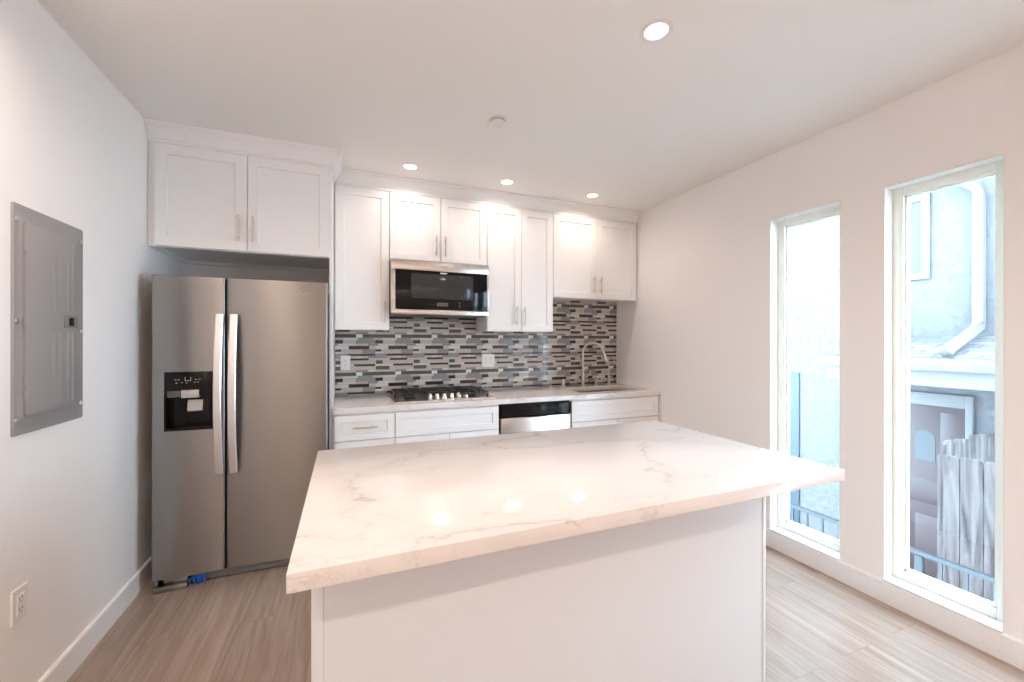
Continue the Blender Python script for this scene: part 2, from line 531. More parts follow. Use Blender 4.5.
def cabinet_box(root, x0, x1, y_front, z0, z1, y_back=-0.016, under=True):
    b = MB()
    t = 0.018
    b.box(x0, x0 + t, y_front, y_back, z0, z1, 0.001)
    b.box(x1 - t, x1, y_front, y_back, z0, z1, 0.001)
    b.box(x0 + t, x1 - t, y_front, y_back, z1 - t, z1)
    b.box(x0 + t, x1 - t, y_front + 0.002, y_back, z0 + 0.012, z0 + 0.012 + t)
    b.box(x0 + t, x1 - t, y_back - 0.008, y_back, z0 + t, z1 - t)
    b.box(x0 + t, x1 - t, y_front, y_front + 0.018, z0, z0 + 0.034)      # bottom rail of the face frame
    b.box(x0 + t, x1 - t, y_front, y_front + 0.018, z1 - 0.04, z1 - t)
    return b.build('carcass', M['cabinet'], root)


UG = 'white wall cabinets over the backsplash'
DOOR_Y = YU - 0.021
# cabinet over the refrigerator
r = empty('wall_cabinet', (0.48, YF / 2, 1.902), 'deep white two-door cabinet set above the refrigerator', 'cabinet')
b = MB()
zb, zt = 1.902, 2.497
b.box(0.002, 0.020, YF, -0.002, zb, zt); b.box(0.020, 0.046, YF, YF + 0.018, zb + 0.04, zt - 0.018); b.box(0.925, 0.943, YF, -0.002, zb, zt)
b.box(0.020, 0.925, YF, -0.002, zt - 0.018, zt); b.box(0.020, 0.925, YF + 0.018, -0.002, zb + 0.018, zb + 0.036)
b.box(0.020, 0.925, YF, YF + 0.018, zb, zb + 0.04); b.box(0.020, 0.925, -0.02, -0.002, zb, zt - 0.018)
b.box(0.020, 0.060, -0.05, -0.02, zb - 0.0, zb + 0.018); b.box(0.020, 0.925, -0.04, -0.02, zb, zb + 0.018)
b.build('carcass', M['cabinet'], r)
fy = YF - 0.021
for (xa, xb, hx) in ((0.036, 0.4865, 0.444), (0.4895, 0.944, 0.519)):
    d = MB().shaker(xa, xb, zb + 0.004, 2.488, fy).build('door', M['cabinet'], r)
    bar_handle(d, hx, 2.037, fy)
# tall end panel between refrigerator and cooking run
b = MB(); b.box(0.944, 0.962, YF, -0.001, 0.0, 2.497, 0.001)
tag(b.build('end_panel', M['cabinet']), 'tall narrow white end panel between refrigerator and countertop', 'panel')

XS = [0.9635, 1.3485, 2.1234, 2.7377, W - 0.003]
ZU, ZM, Z4 = 1.4423, 1.973, 1.749


def upper(x0, x1, zb, doors, label):
    r = empty('wall_cabinet', ((x0 + x1) / 2, YU / 2, zb), label, 'cabinet', None)
    cabinet_box(r, x0 + 0.0005, x1 - 0.0005, YU, zb, CROWN_Z, y_back=-0.0165)
    for (xa, xb, hx, hz) in doors:
        d = MB().shaker(xa, xb, zb + 0.003, 2.488, DOOR_Y).build('door', M['cabinet'], r)
        bar_handle(d, hx, hz, DOOR_Y)
    return r


upper(XS[0], XS[1], ZU, [(0.972, 1.346, 1.311, 1.578)], 'tall white single-door wall cabinet left of the microwave')
upper(XS[1], XS[2], ZM + 0.001, [(1.351, 1.736, 1.698, 2.104), (1.740, 2.121, 1.770, 2.104)], 'short white two-door wall cabinet directly above the microwave')
upper(XS[2], XS[3], ZU, [(2.126, 2.4305, 2.382, 1.575), (2.4335, 2.735, 2.457, 1.573)], 'tall white two-door wall cabinet just right of the microwave')
upper(XS[3], XS[4], Z4, [(2.740, 3.190, 3.148, 1.878), (3.193, 3.640, 3.222, 1.873)], 'white two-door wall cabinet in the corner above the sink')

# ------------------------------------------------------------------ backsplash of mosaic strips
C = dict(K=1, D=2, G=3, L=4, B=5, W=6)
ROWS = [  # tall?, offset, segments (colour, width as a share of the repeat)
    (1, 0.00, 'W.16 D.84'),
    (0, 0.05, 'G.38 B.24 L.38'),
    (1, 0.00, 'G.48 K.20 B.32'),
    (0, 0.00, 'B.30 G.25 L.45'),
    (1, -.18, 'K.51 B.15 L.34'),
    (0, 0.16, 'G.32 K.16 B.52'),
    (0, -.30, 'B.46 G.32 L.22'),
    (0, -.22, 'K.70 G.30'),
    (0, 0.00, 'L.16 B.14 G.50 B.20'),
    (0, -.14, 'K.46 B.54'),
    (1, 0.00, 'B.50 D.17 B.33'),
    (0, -.05, 'K.53 L.47'),
    (1, 0.50, 'D.35 B.65'),
    (0, 0.30, 'L.18 B.52 G.30'),
]
RX, RZ = 0.305, 0.308
HT, HS = 0.0292, 0.0180
tot = sum(HT if r_[0] else HS for r_ in ROWS)
HT, HS = HT * RZ / tot, HS * RZ / tot
BX0, BX1, BZ0, BZ1 = 0.9635, W - 0.014, 0.9225, 1.80
b = MB()
b.mi = 0
b.box(BX0, BX1, -0.008, -0.0005, BZ0, BZ1)
gap = 0.0018
zrow = 1.402 + HT / 2 + RZ * 2
while zrow > BZ0:
    for tall, off, segs in ROWS:
        h = HT if tall else HS
        z1, z0 = min(zrow, BZ1) - gap / 2, max(zrow - h, BZ0) + gap / 2
        zrow -= h
        if z1 - z0 < 0.004: continue
        x = 1.12 + (off - 2) * RX
        ss = [(s[0], float(s[1:])) for s in segs.split()]
        k = 0
        while x < BX1:
            c, w = ss[k % len(ss)]; k += 1
            xa, xb = max(x, BX0) + gap / 2, min(x + w * RX, BX1) - gap / 2
            x += w * RX
            if xb - xa < 0.004: continue
            b.mi = C[c]
            y, ch = -0.0125, 0.0012
            v = [(xa, -0.008, z0), (xb, -0.008, z0), (xb, -0.008, z1), (xa, -0.008, z1),
                 (xa + ch, y, z0 + ch), (xb - ch, y, z0 + ch), (xb - ch, y, z1 - ch), (xa + ch, y, z1 - ch)]
            b._new(v, [(4, 5, 6, 7), (0, 1, 5, 4), (1, 2, 6, 5), (2, 3, 7, 6), (3, 0, 4, 7)])
b.mi = 0
o = b.build('tile_backsplash', [M['grout'], M['tile_black'], M['tile_dark'], M['tile_grey'], M['tile_light'], M['tile_beige'], M['tile_white']], angle=20)
tag(o, 'mosaic strip tile backsplash in black, grey, beige and white', 'backsplash')

# ------------------------------------------------------------------ base cabinets
CT, CB = 0.9215, 0.885                    # countertop top and underside
YBF = -0.612                              # front of the base boxes
BFY = YBF - 0.021
BZT = CB - 0.001


def base(x0, x1, fronts, label, filler=0.0):
    r = empty('base_cabinet', ((x0 + x1) / 2, YBF / 2, 0), label, 'cabinet')
    b = MB()
    t = 0.018
    b.box(x0, x0 + t, YBF, -0.016, 0.10, BZT); b.box(x1 - t, x1, YBF, -0.016, 0.10, BZT)
    b.box(x0 + t, x1 - t, YBF, -0.016, 0.10, 0.118); b.box(x0 + t, x1 - t, -0.024, -0.016, 0.118, BZT)
    b.box(x0 + t, x1 - t, YBF, YBF + 0.018, BZT - 0.035, BZT); b.box(x0 + t, x1 - t, YBF, YBF + 0.018, 0.68, 0.715)
    b.box(x0, x1, YBF + 0.07, YBF + 0.088, 0.0, 0.10)
    b.build('carcass', M['cabinet'], r)
    for kind, xa, xb, za, zb, h in fronts:
        d = MB().shaker(xa, xb, za, zb, BFY, rail=0.045 if kind == 'drawer' else 0.057).build('drawer_front' if kind == 'drawer' else 'door', M['cabinet'], r)
        if h:
            if h[2]: bar_handle(d, h[0], h[1], BFY, vertical=True)
            else: bar_handle(d, h[0], h[1], BFY, vertical=False)
    return r


base(0.9635, 1.3565, [('drawer', 0.975, 1.354, 0.700, 0.868, (1.164, 0.787, 0)), ('door', 0.975, 1.354, 0.106, 0.695, (1.318, 0.58, 1))],
     'white base cabinet with one handled drawer beside the refrigerator panel')
base(1.3570, 2.1200, [('drawer', 1.3605, 2.117, 0.700, 0.868, None), ('door', 1.3605, 1.737, 0.106, 0.695, (1.70, 0.58, 1)), ('door', 1.741, 2.117, 0.106, 0.695, (1.78, 0.58, 1))],
     'wide white base cabinet with plain panel front under the gas cooktop')
base(2.7475, W - 0.003, [('drawer', 2.751, 3.640, 0.700, 0.868, None), ('door', 2.751, 3.194, 0.106, 0.695, (3.155, 0.58, 1)), ('door', 3.198, 3.640, 0.106, 0.695, (3.235, 0.58, 1))],
     'white sink base cabinet with a long plain front under the sink')

# countertop with a sink cut-out
SX0, SX1, SY0, SY1 = 2.905, 3.555, -0.515, -0.135
YCT = -0.645
cx0, cx1 = 0.9635, W - 0.001
b = MB()
xs, yy = [cx0, SX0, SX1, cx1], [YCT, SY0, SY1, -0.0005]
g = {}
for k, z in enumerate((CB, CT)):
    for i in range(4):
        for j in range(4): g[i, j, k] = b.bm.verts.new((xs[i], yy[j], z))
for i in range(3):
    for j in range(3):
        if (i, j) == (1, 1): continue
        for k in (0, 1): b.bm.faces.new((g[i, j, k], g[i + 1, j, k], g[i + 1, j + 1, k], g[i, j + 1, k]))
for i in range(3):
    b.bm.faces.new((g[i, 0, 0], g[i + 1, 0, 0], g[i + 1, 0, 1], g[i, 0, 1])); b.bm.faces.new((g[i, 3, 0], g[i + 1, 3, 0], g[i + 1, 3, 1], g[i, 3, 1]))
    b.bm.faces.new((g[0, i, 0], g[0, i + 1, 0], g[0, i + 1, 1], g[0, i, 1])); b.bm.faces.new((g[3, i, 0], g[3, i + 1, 0], g[3, i + 1, 1], g[3, i, 1]))
b.bm.faces.new((g[1, 1, 0], g[2, 1, 0], g[2, 1, 1], g[1, 1, 1])); b.bm.faces.new((g[1, 2, 0], g[2, 2, 0], g[2, 2, 1], g[1, 2, 1]))
b.bm.faces.new((g[1, 1, 0], g[1, 2, 0], g[1, 2, 1], g[1, 1, 1])); b.bm.faces.new((g[2, 1, 0], g[2, 2, 0], g[2, 2, 1], g[2, 1, 1]))
o = b.build('countertop', M['quartz'])
tag(o, 'long white quartz countertop along the tiled wall, holding cooktop and sink', 'countertop')

# sink
r = empty('kitchen_sink', ((SX0 + SX1) / 2, (SY0 + SY1) / 2, 0.70), 'undermount stainless steel sink sunk into the wall countertop', 'sink')
b = MB()
def rr(x0, x1, y0, y1, rad, z, n=6):
    out = []
    for cx_, cy_, a0 in ((x1 - rad, y1 - rad, 0), (x0 + rad, y1 - rad, 90), (x0 + rad, y0 + rad, 180), (x1 - rad, y0 + rad, 270)):
        for k in range(n + 1):
            a = math.radians(a0 + 90 * k / n)
            out.append((cx_ + rad * math.cos(a), cy_ + rad * math.sin(a), z))
    return out
def loft(b, rings, cap_last=True, cap_first=False):
    R = [[b.bm.verts.new(p) for p in ring] for ring in rings]
    n = len(R[0])
    for a, c in zip(R, R[1:]):
        for k in range(n):
            f = b.bm.faces.new((a[k], a[(k + 1) % n], c[(k + 1) % n], c[k])); f.material_index = b.mi
    if cap_last: f = b.bm.faces.new(R[-1]); f.material_index = b.mi
    if cap_first: f = b.bm.faces.new(R[0][::-1]); f.material_index = b.mi
zs = CB - 0.0005
loft(b, [rr(SX0 - 0.02, SX1 + 0.02, SY0 - 0.02, SY1 + 0.02, 0.03, zs - 0.0015), rr(SX0 - 0.02, SX1 + 0.02, SY0 - 0.02, SY1 + 0.02, 0.03, zs),
         rr(SX0, SX1, SY0, SY1, 0.02, zs), rr(SX0 + 0.004, SX1 - 0.004, SY0 + 0.004, SY1 - 0.004, 0.02, 0.712), rr(SX0 + 0.02, SX1 - 0.02, SY0 + 0.02, SY1 - 0.02, 0.03, 0.70)])
b.build('basin', M['sink'], r)
b = MB(); b.lathe(((SX0 + SX1) / 2, (SY0 + SY1) / 2 + 0.05, 0.7005), (0, 0, 1), [(0.055, 0), (0.055, 0.003), (0.040, 0.003), (0.036, -0.0), (0, 0.0)])
b.build('drain', M['nickel'], r)

# faucets and fittings behind the sink
r = empty('faucet', (3.205, -0.07, CT), 'tall gooseneck pull-down faucet in brushed nickel behind the sink', 'faucet')
b = MB(); b.lathe((3.205, -0.07, CT), (0, 0, 1), [(0, 0), (0.029, 0), (0.029, 0.006), (0.022, 0.010), (0.0175, 0.014), (0.0175, 0.12), (0.013, 0.125), (0, 0.125)])
b.build('body', M['nickel'], r)
ang = math.radians(-35)
ux, uy = math.cos(ang), math.sin(ang)
b = MB()
pts = [(3.205, -0.07, CT + 0.12), (3.205, -0.07, CT + 0.26)]
R_ = 0.098
for k in range(0, 17):
    a = math.pi - math.pi * 0.93 * k / 16
    pts.append((3.205 + ux * (R_ + R_ * math.cos(a)), -0.07 + uy * (R_ + R_ * math.cos(a)), CT + 0.325 + R_ * math.sin(a)))
b.tube(pts, 0.0115, 14)
b.build('neck', M['nickel'], r)
p0 = Vector(pts[-1]); d0 = (Vector(pts[-1]) - Vector(pts[-2])).normalized()
b = MB(); b.tube([p0 - d0 * 0.01, p0 + d0 * 0.03, p0 + d0 * 0.085, p0 + d0 * 0.105, p0 + d0 * 0.11], [0.0125, 0.014, 0.019, 0.0195, 0.016], 16)
b.build('spray_head', M['nickel'], r)
b = MB(); b.cyl((3.22, -0.072, CT + 0.085), (3.252, -0.078, CT + 0.09), 0.009, n=12); b.tube([(3.245, -0.078, CT + 0.09), (3.275, -0.082, CT + 0.115), (3.285, -0.084, CT + 0.15)], [0.007, 0.006, 0.005], 10)
b.build('lever', M['nickel'], r)

r = empty('soap_dispenser', (2.985, -0.07, CT), 'short nickel air gap cap left of the gooseneck faucet', 'air gap')
b = MB(); b.lathe((2.985, -0.07, CT), (0, 0, 1), [(0, 0), (0.025, 0), (0.025, 0.005), (0.018, 0.007), (0.018, 0.062), (0.014, 0.072), (0, 0.074)])
b.build('cap', M['nickel'], r)
r.name = 'air_gap'
r = empty('soap_pump', (3.356, -0.07, CT), 'short nickel soap dispenser between the two faucets', 'soap dispenser')
b = MB(); b.lathe((3.356, -0.07, CT), (0, 0, 1), [(0, 0), (0.021, 0), (0.021, 0.005), (0.013, 0.008), (0.013, 0.050), (0.016, 0.052), (0.016, 0.068), (0, 0.070)])
b.build('body', M['nickel'], r)
b = MB(); b.tube([(3.356, -0.075, CT + 0.060), (3.356, -0.11, CT + 0.064), (3.356, -0.125, CT + 0.056)], [0.006, 0.0055, 0.005], 10)
b.build('spout', M['nickel'], r)
r = empty('filter_faucet', (3.511, -0.07, CT), 'slim drinking water tap in the corner right of the sink', 'faucet')
b = MB(); b.lathe((3.511, -0.07, CT), (0, 0, 1), [(0, 0), (0.021, 0), (0.021, 0.005), (0.012, 0.008), (0.012, 0.095), (0.007, 0.10), (0, 0.10)])
b.build('body', M['nickel'], r)
pts = [(3.511, -0.07, CT + 0.095), (3.511, -0.07, CT + 0.22)]
for k in range(0, 13):
    a = math.pi - math.pi * 0.95 * k / 12
    pts.append((3.511, -0.07 - 0.045 - 0.045 * math.cos(a), CT + 0.235 + 0.045 * math.sin(a)))
b = MB(); b.tube(pts, 0.0048, 10); b.build('neck', M['nickel'], r)
b = MB(); b.tube([(3.515, -0.07, CT + 0.08), (3.535, -0.075, CT + 0.083), (3.552, -0.08, CT + 0.09)], [0.005, 0.0045, 0.004], 8); b.build('lever', M['nickel'], r)
b = MB(); b.lathe((2.835, -0.10, CT), (0, 0, 1), [(0, 0), (0.042, 0), (0.042, 0.004), (0.036, 0.010), (0.018, 0.012), (0.012, 0.014), (0.012, 0.026), (0, 0.028)])
tag(b.build('sink_strainer', M['nickel']), 'round metal sink stopper lying on the countertop beside the sink', 'sink stopper')

# ------------------------------------------------------------------ gas cooktop
KX0, KX1, KY0, KY1 = 1.362, 2.122, -0.560, -0.055
r = empty('gas_cooktop', ((KX0 + KX1) / 2, (KY0 + KY1) / 2, CT), 'stainless gas cooktop with black cast iron grates on the countertop', 'cooktop')
b = MB()
loft(b, [rr(KX0, KX1, KY0, KY1, 0.015, CT), rr(KX0, KX1, KY0, KY1, 0.015, CT + 0.005), rr(KX0 + 0.006, KX1 - 0.006, KY0 + 0.006, KY1 - 0.006, 0.012, CT + 0.009),
         rr(KX0 + 0.02, KX1 - 0.02, KY0 + 0.02, KY1 - 0.02, 0.012, CT + 0.007)], True, True)
b.build('tray', M['steel_h'], r)
BUR = [(1.49, -0.19, 0.038), (1.49, -0.415, 0.044), (1.742, -0.26, 0.056), (1.962, -0.19, 0.044), (1.962, -0.415, 0.036)]
for (x, y, rad) in BUR:
    b = MB(); b.lathe((x, y, CT + 0.007), (0, 0, 1), [(0, 0), (rad, 0), (rad, 0.012), (rad * 0.8, 0.014), (rad * 0.8, 0.021), (rad * 0.6, 0.024), (0, 0.024)], 24)
    b.build('burner', M['iron'], r)
gz0, gz1 = CT + 0.038, CT + 0.050
for (xa, xb) in ((1.382, 1.606), (1.614, 1.846), (1.854, 2.070)):
    b = MB()
    ya, yb = (-0.535, -0.075) if xa != 1.614 else (-0.415, -0.075)
    t = 0.009
    for (p, q, s, u) in ((xa, xb, ya, ya + t), (xa, xb, yb - t, yb), (xa, xa + t, ya, yb), (xb - t, xb, ya, yb)): b.box(p, q, s, u, gz0, gz1, 0.002)
    xm = (xa + xb) / 2
    b.box(xm - t / 2, xm + t / 2, ya, yb, gz0 + 0.002, gz1 + 0.004, 0.002)
    nb = 3 if ya < -0.5 else 2
    for k in range(1, nb + 1):
        yk = ya + (yb - ya) * k / (nb + 1)
        b.box(xa, xb, yk - t / 2, yk + t / 2, gz0 + 0.002, gz1 + 0.004, 0.002)
    for x in (xa + t, xb - t):
        for y in (ya + t, (ya + yb) / 2, yb - t): b.cyl((x, y, CT + 0.006), (x, y, gz0 + 0.004), 0.008, 0.006, n=8)
    b.build('grate', M['iron'], r)
for k in range(6):
    x = 1.622 + 0.056 * k
    b = MB(); b.lathe((x, -0.485, CT + 0.0065), (0, 0, 1), [(0, 0), (0.023, 0), (0.023, 0.006), (0.0185, 0.009), (0.017, 0.034), (0.0145, 0.038), (0, 0.038)], 20)
    b.box(x - 0.003, x + 0.003, -0.502, -0.468, CT + 0.0435, CT + 0.050, 0.001)
    b.build('knob', M['knob'], r)

# ------------------------------------------------------------------ over-the-range microwave
MX0, MX1, MY, MZ0, MZ1 = 1.3515, 2.1105, -0.4177, 1.5645, 1.9725
r = empty('microwave', ((MX0 + MX1) / 2, MY / 2, MZ0), 'stainless over-the-range microwave with black glass front above the cooktop', 'microwave')
b = MB()
b.box(MX0, MX1, MY + 0.035, -0.016, MZ0 + 0.012, MZ1, 0.002)
b.build('case', M['case_grey'], r)
b = MB()
gx0, gx1, gz0_, gz1_ = 1.381, 2.096, 1.599, 1.896
b.box(MX0, MX1, MY, MY + 0.034, gz1_, MZ1, 0.003); b.box(MX0, MX1, MY, MY + 0.034, MZ0, gz0_, 0.003)
b.box(MX0, gx0, MY, MY + 0.034, gz0_, gz1_, 0.0015); b.box(gx1, MX1, MY, MY + 0.034, gz0_, gz1_, 0.0015)
fr = b.build('front_frame', M['steel_h'], r)
b = MB(); b.box(1.72, 1.775, MY - 0.0006, MY + 0.001, 1.930, 1.9345); b.build('name_plate', M['case_grey'], fr)
b = MB(); b.box(gx0 + 0.0005, gx1 - 0.0005, MY + 0.001, MY + 0.033, gz0_ + 0.0005, gz1_ - 0.0005, 0.001)
dr = b.build('glass_door', M['black_gloss'], r)
b = MB(); b.box(1.496, 1.978, MY - 0.0004, MY + 0.002, 1.683, 1.872, 0.0002); b.build('viewing_window', M['grey_glass'], dr)
b = MB(); b.prism([(1.719, 1.8775), (1.765, 1.8775), (1.770, 1.8825), (1.765, 1.8875), (1.719, 1.8875), (1.714, 1.8825)], 1, MY - 0.001, MY + 0.001); b.build('emblem', M['handle_steel'], dr)
b = MB(); b.box(1.690, 1.778, MY - 0.0006, MY + 0.002, 1.628, 1.657); b.build('display', M['display'], dr)
b = MB()
random.seed(4)
for k in range(18):
    x = 1.60 + k * 0.0165
    b.box(x, x + 0.008, MY - 0.0005, MY + 0.001, 1.611, 1.6135)
for x in (1.62, 1.645, 1.665, 1.80, 1.825, 1.86, 1.875): b.box(x, x + 0.007, MY - 0.0005, MY + 0.001, 1.640, 1.645)
b.box(1.862, 1.876, MY - 0.0005, MY + 0.001, 1.625, 1.637); b.box(1.862, 1.876, MY - 0.0005, MY + 0.001, 1.652, 1.662)
b.build('control_lettering', M['display'], dr)
b = MB(); b.box(MX0 + 0.02, MX1 - 0.02, MY + 0.05, -0.06, MZ0 - 0.002, MZ0 + 0.0125, 0.002); b.build('vent_plate', M['case_grey'], r)

# ------------------------------------------------------------------ dishwasher
DX0, DX1 = 2.1225, 2.7450
r = empty('dishwasher', ((DX0 + DX1) / 2, -0.3, 0), 'stainless dishwasher with black control strip under the wall countertop', 'dishwasher')
b = MB(); b.box(DX0, DX1, -0.60, -0.02, 0.02, CB - 0.002); b.build('tub', M['dark'], r)
b = MB()
b.box(DX0 + 0.010, DX1 - 0.010, -0.640, -0.601, 0.11, 0.772, 0.004)
b.build('door', M['steel_h'], r)
b = MB()
b.prism([(-0.601, 0.774), (-0.632, 0.774), (-0.645, 0.784), (-0.648, 0.868), (-0.601, 0.868)], 0, DX0 + 0.010, DX1 - 0.010)
cp = b.build('control_strip', M['black_gloss'], r)
b = MB()
b.box(2.35, 2.52, -0.6525, -0.630, 0.770, 0.7765, 0.001); b.build('pull_recess_shade', M['dark'], cp)  # dark bar standing in for the shade of the pull recess
b = MB()
for k in range(8): b.box(2.41 + k * 0.035, 2.428 + k * 0.035, -0.6485, -0.646, 0.836, 0.8385)
b.build('control_lettering', M['display'], cp)
b = MB(); b.box(DX0 + 0.012, DX1 - 0.012, -0.56, -0.54, 0.0, 0.105); b.build('kick_plate', M['black_plastic'], r)

# ------------------------------------------------------------------ refrigerator
FY = -0.77
r = empty('refrigerator', (0.51, -0.4, 0), 'tall stainless side-by-side refrigerator with ice and water dispenser', 'refrigerator')
b = MB(); b.box(0.086, 0.932, -0.69, -0.05, 0.02, 1.700, 0.004); b.build('case', M['case_grey'], r)


def fridge_door(x0, x1, z0, z1, cut=None):
    """door with a gently bowed front, rounded sides, optional pocket"""
    bow, rad, yb = 0.009, 0.010, -0.698
    n = 40
    xs = set(x0 + (x1 - x0) * k / n for k in range(n + 1))
    prof_pts = []
    def yfront(x):
        t = (x - x0) / (x1 - x0)
        y = FY + bow * (2 * t - 1) ** 2
        for e_ in (x - x0, x1 - x):
            if e_ < rad: y += rad - math.sqrt(max(rad * rad - (rad - e_) ** 2, 0))
        return y
    for k in range(5): xs |= {x0 + rad * (1 - math.cos(math.pi / 2 * k / 5)), x1 - rad * (1 - math.cos(math.pi / 2 * k / 5))}
    zs = [z0, z1]
    if cut: xs |= {cut[0], cut[1]}; zs += [cut[2], cut[3]]
    xs = sorted(xs); xs = [x for i, x in enumerate(xs) if i == 0 or x - xs[i - 1] > 1e-4]; zs = sorted(zs)
    b = MB()
    V = [[b.bm.verts.new((x, yfront(x), z)) for x in xs] for z in zs]
    for j in range(len(zs) - 1):
        for i in range(len(xs) - 1):
            if cut and cut[2] <= zs[j] < cut[3] - 1e-6 and cut[0] - 1e-6 <= xs[i] < cut[1] - 1e-4: continue
            b.bm.faces.new((V[j][i], V[j][i + 1], V[j + 1][i + 1], V[j + 1][i]))
    Bk = [[b.bm.verts.new((x, yb, z)) for x in (x0, x1)] for z in zs]
    for j in range(len(zs) - 1):
        b.bm.faces.new((V[j][0], V[j + 1][0], Bk[j + 1][0], Bk[j][0])); b.bm.faces.new((V[j][-1], V[j + 1][-1], Bk[j + 1][1], Bk[j][1]))
        b.bm.faces.new((Bk[j][0], Bk[j + 1][0], Bk[j + 1][1], Bk[j][1]))
    b.bm.faces.new(V[0] + [Bk[0][1], Bk[0][0]]); b.bm.faces.new(V[-1] + [Bk[-1][1], Bk[-1][0]])
    return b, yfront


cut = (0.128, 0.352, 0.865, 1.191)
b, yfa = fridge_door(0.070, 0.4055, 0.061, 1.719, cut)
fd = b.build('freezer_door', M['steel'], r)
b, yfb = fridge_door(0.4125, 0.9405, 0.061, 1.719)
rd = b.build('fresh_food_door', M['steel'], r)


def fridge_handle(parent, x, side):
    b = MB()
    z0, z1 = 0.615, 1.512
    w, t = 0.019, 0.011
    R = []
    for k in range(33):
        s = k / 32
        z = z0 + (z1 - z0) * s
        y = FY - 0.032 - 0.045 * (1 - (2 * s - 1) ** 2)
        R.append([(x - w, y + t, z), (x - w, y + 0.004, z), (x - w + 0.005, y, z), (x + w - 0.005, y, z), (x + w, y + 0.004, z), (x + w, y + t, z)])
    loft(b, R, True, True)
    for z in (z0 + 0.025, z1 - 0.025): b.box(x - 0.013, x + 0.013, FY - 0.034, FY + 0.006, z - 0.022, z + 0.022, 0.003)
    return b.build('handle', M['handle_steel'], parent)


fridge_handle(fd, 0.387, -1)
fridge_handle(rd, 0.4545, 1)
# dispenser set into the freezer door
yd = FY + 0.001
c0, c1, c2, c3 = cut
b = MB()
b.box(c0 + 0.001, c1 - 0.001, yd - 0.002, yd + 0.014, 1.060, c3 - 0.001, 0.002)     # control face
b.box(c0 + 0.001, c0 + 0.010, yd - 0.001, yd + 0.07, c2 + 0.001, 1.060); b.box(c1 - 0.010, c1 - 0.001, yd - 0.001, yd + 0.07, c2 + 0.001, 1.060)
b.box(c0 + 0.010, c1 - 0.010, yd + 0.055, yd + 0.066, c2 + 0.001, 1.060); b.box(c0 + 0.010, c1 - 0.010, yd - 0.001, yd + 0.055, c2 + 0.001, c2 + 0.018, 0.002)
b.box(c0 + 0.010, c1 - 0.010, yd + 0.012, yd + 0.055, 1.040, 1.060)
dp = b.build('dispenser', M['black_gloss'], fd)
b = MB(); b.box(0.205, 0.287, yd - 0.006, yd + 0.016, 1.046, 1.090, 0.003); b.build('spout_cover', M['silver_plastic'], fd)
b = MB()
b.box(0.142, 0.203, yd - 0.0035, yd + 0.010, 1.052, 1.086, 0.001)
b.build('control_bar', M['display'], fd)
b = MB()
b.prism([(yd + 0.030, 1.030), (yd + 0.020, 0.972), (yd + 0.028, 0.966), (yd + 0.046, 1.030)], 0, 0.226, 0.296); b.build('paddle', M['silver_plastic'], fd)
b = MB(); b.box(0.222, 0.325, yd + 0.046, yd + 0.056, c2 + 0.03, 1.03, 0.002); b.build('well_back', M['black_plastic'], fd)
b = MB()
for (x, z) in ((0.175, 1.146), (0.19, 1.146), (0.268, 1.146), (0.285, 1.146), (0.18, 1.128), (0.205, 1.130), (0.225, 1.128), (0.262, 1.130), (0.277, 1.131)):
    b.box(x, x + 0.009, yd - 0.0028, yd - 0.001, z, z + 0.003)
b.box(0.222, 0.2245, yd - 0.0028, yd - 0.001, 1.142, 1.162); b.box(0.247, 0.2495, yd - 0.0028, yd - 0.001, 1.142, 1.162); b.box(0.222, 0.2495, yd - 0.0028, yd - 0.001, 1.140, 1.143)
b.build('control_lettering', M['print'], fd)
# emblem on the right door: a small ring crossed by a swoosh
b = MB()
yc = yfb(0.806) - 0.0006
ring = [(0.803 + 0.017 * math.cos(a), yc, 1.652 + 0.013 * math.sin(a)) for a in [math.pi * 2 * k / 20 - 0.6 for k in range(18)]]
b.tube(ring, 0.0016, 8)
b.tube([(0.778, yc, 1.650), (0.795, yc, 1.646), (0.815, yc, 1.649), (0.848, yc + 0.0008, 1.656)], [0.0008, 0.0014, 0.0014, 0.0007], 8)
b.build('emblem', M['steel_h'], rd)
# base: foot bracket, grille, roller gap
b = MB(); b.box(0.25, 0.930, -0.735, -0.69, 0.008, 0.052, 0.003); b.build('base_grille', M['case_grey'], r)
b = MB(); b.box(0.084, 0.236, -0.785, -0.68, 0.002, 0.030, 0.003); b.box(0.125, 0.232, -0.760, -0.69, 0.034, 0.059, 0.003)
b.box(0.086, 0.100, -0.765, -0.70, 0.030, 0.060, 0.002); b.build('hinge_foot', M['steel'], r)
b = MB()
random.seed(2)
pts = [(0.238 + 0.075 * k / 9 + random.uniform(-0.006, 0.006), -0.762 + random.uniform(-0.01, 0.006), 0.018 + 0.032 * (k % 3) / 2 + random.uniform(-.004, .004)) for k in range(10)]
b.tube(pts, [0.008, 0.012, 0.011, 0.013, 0.012, 0.014, 0.013, 0.012, 0.013, 0.006], 8, flat=0.6)
b.build('tape_wad', M['blue_tape'], r)['label'] = 'crumpled blue tape under the freezer door'

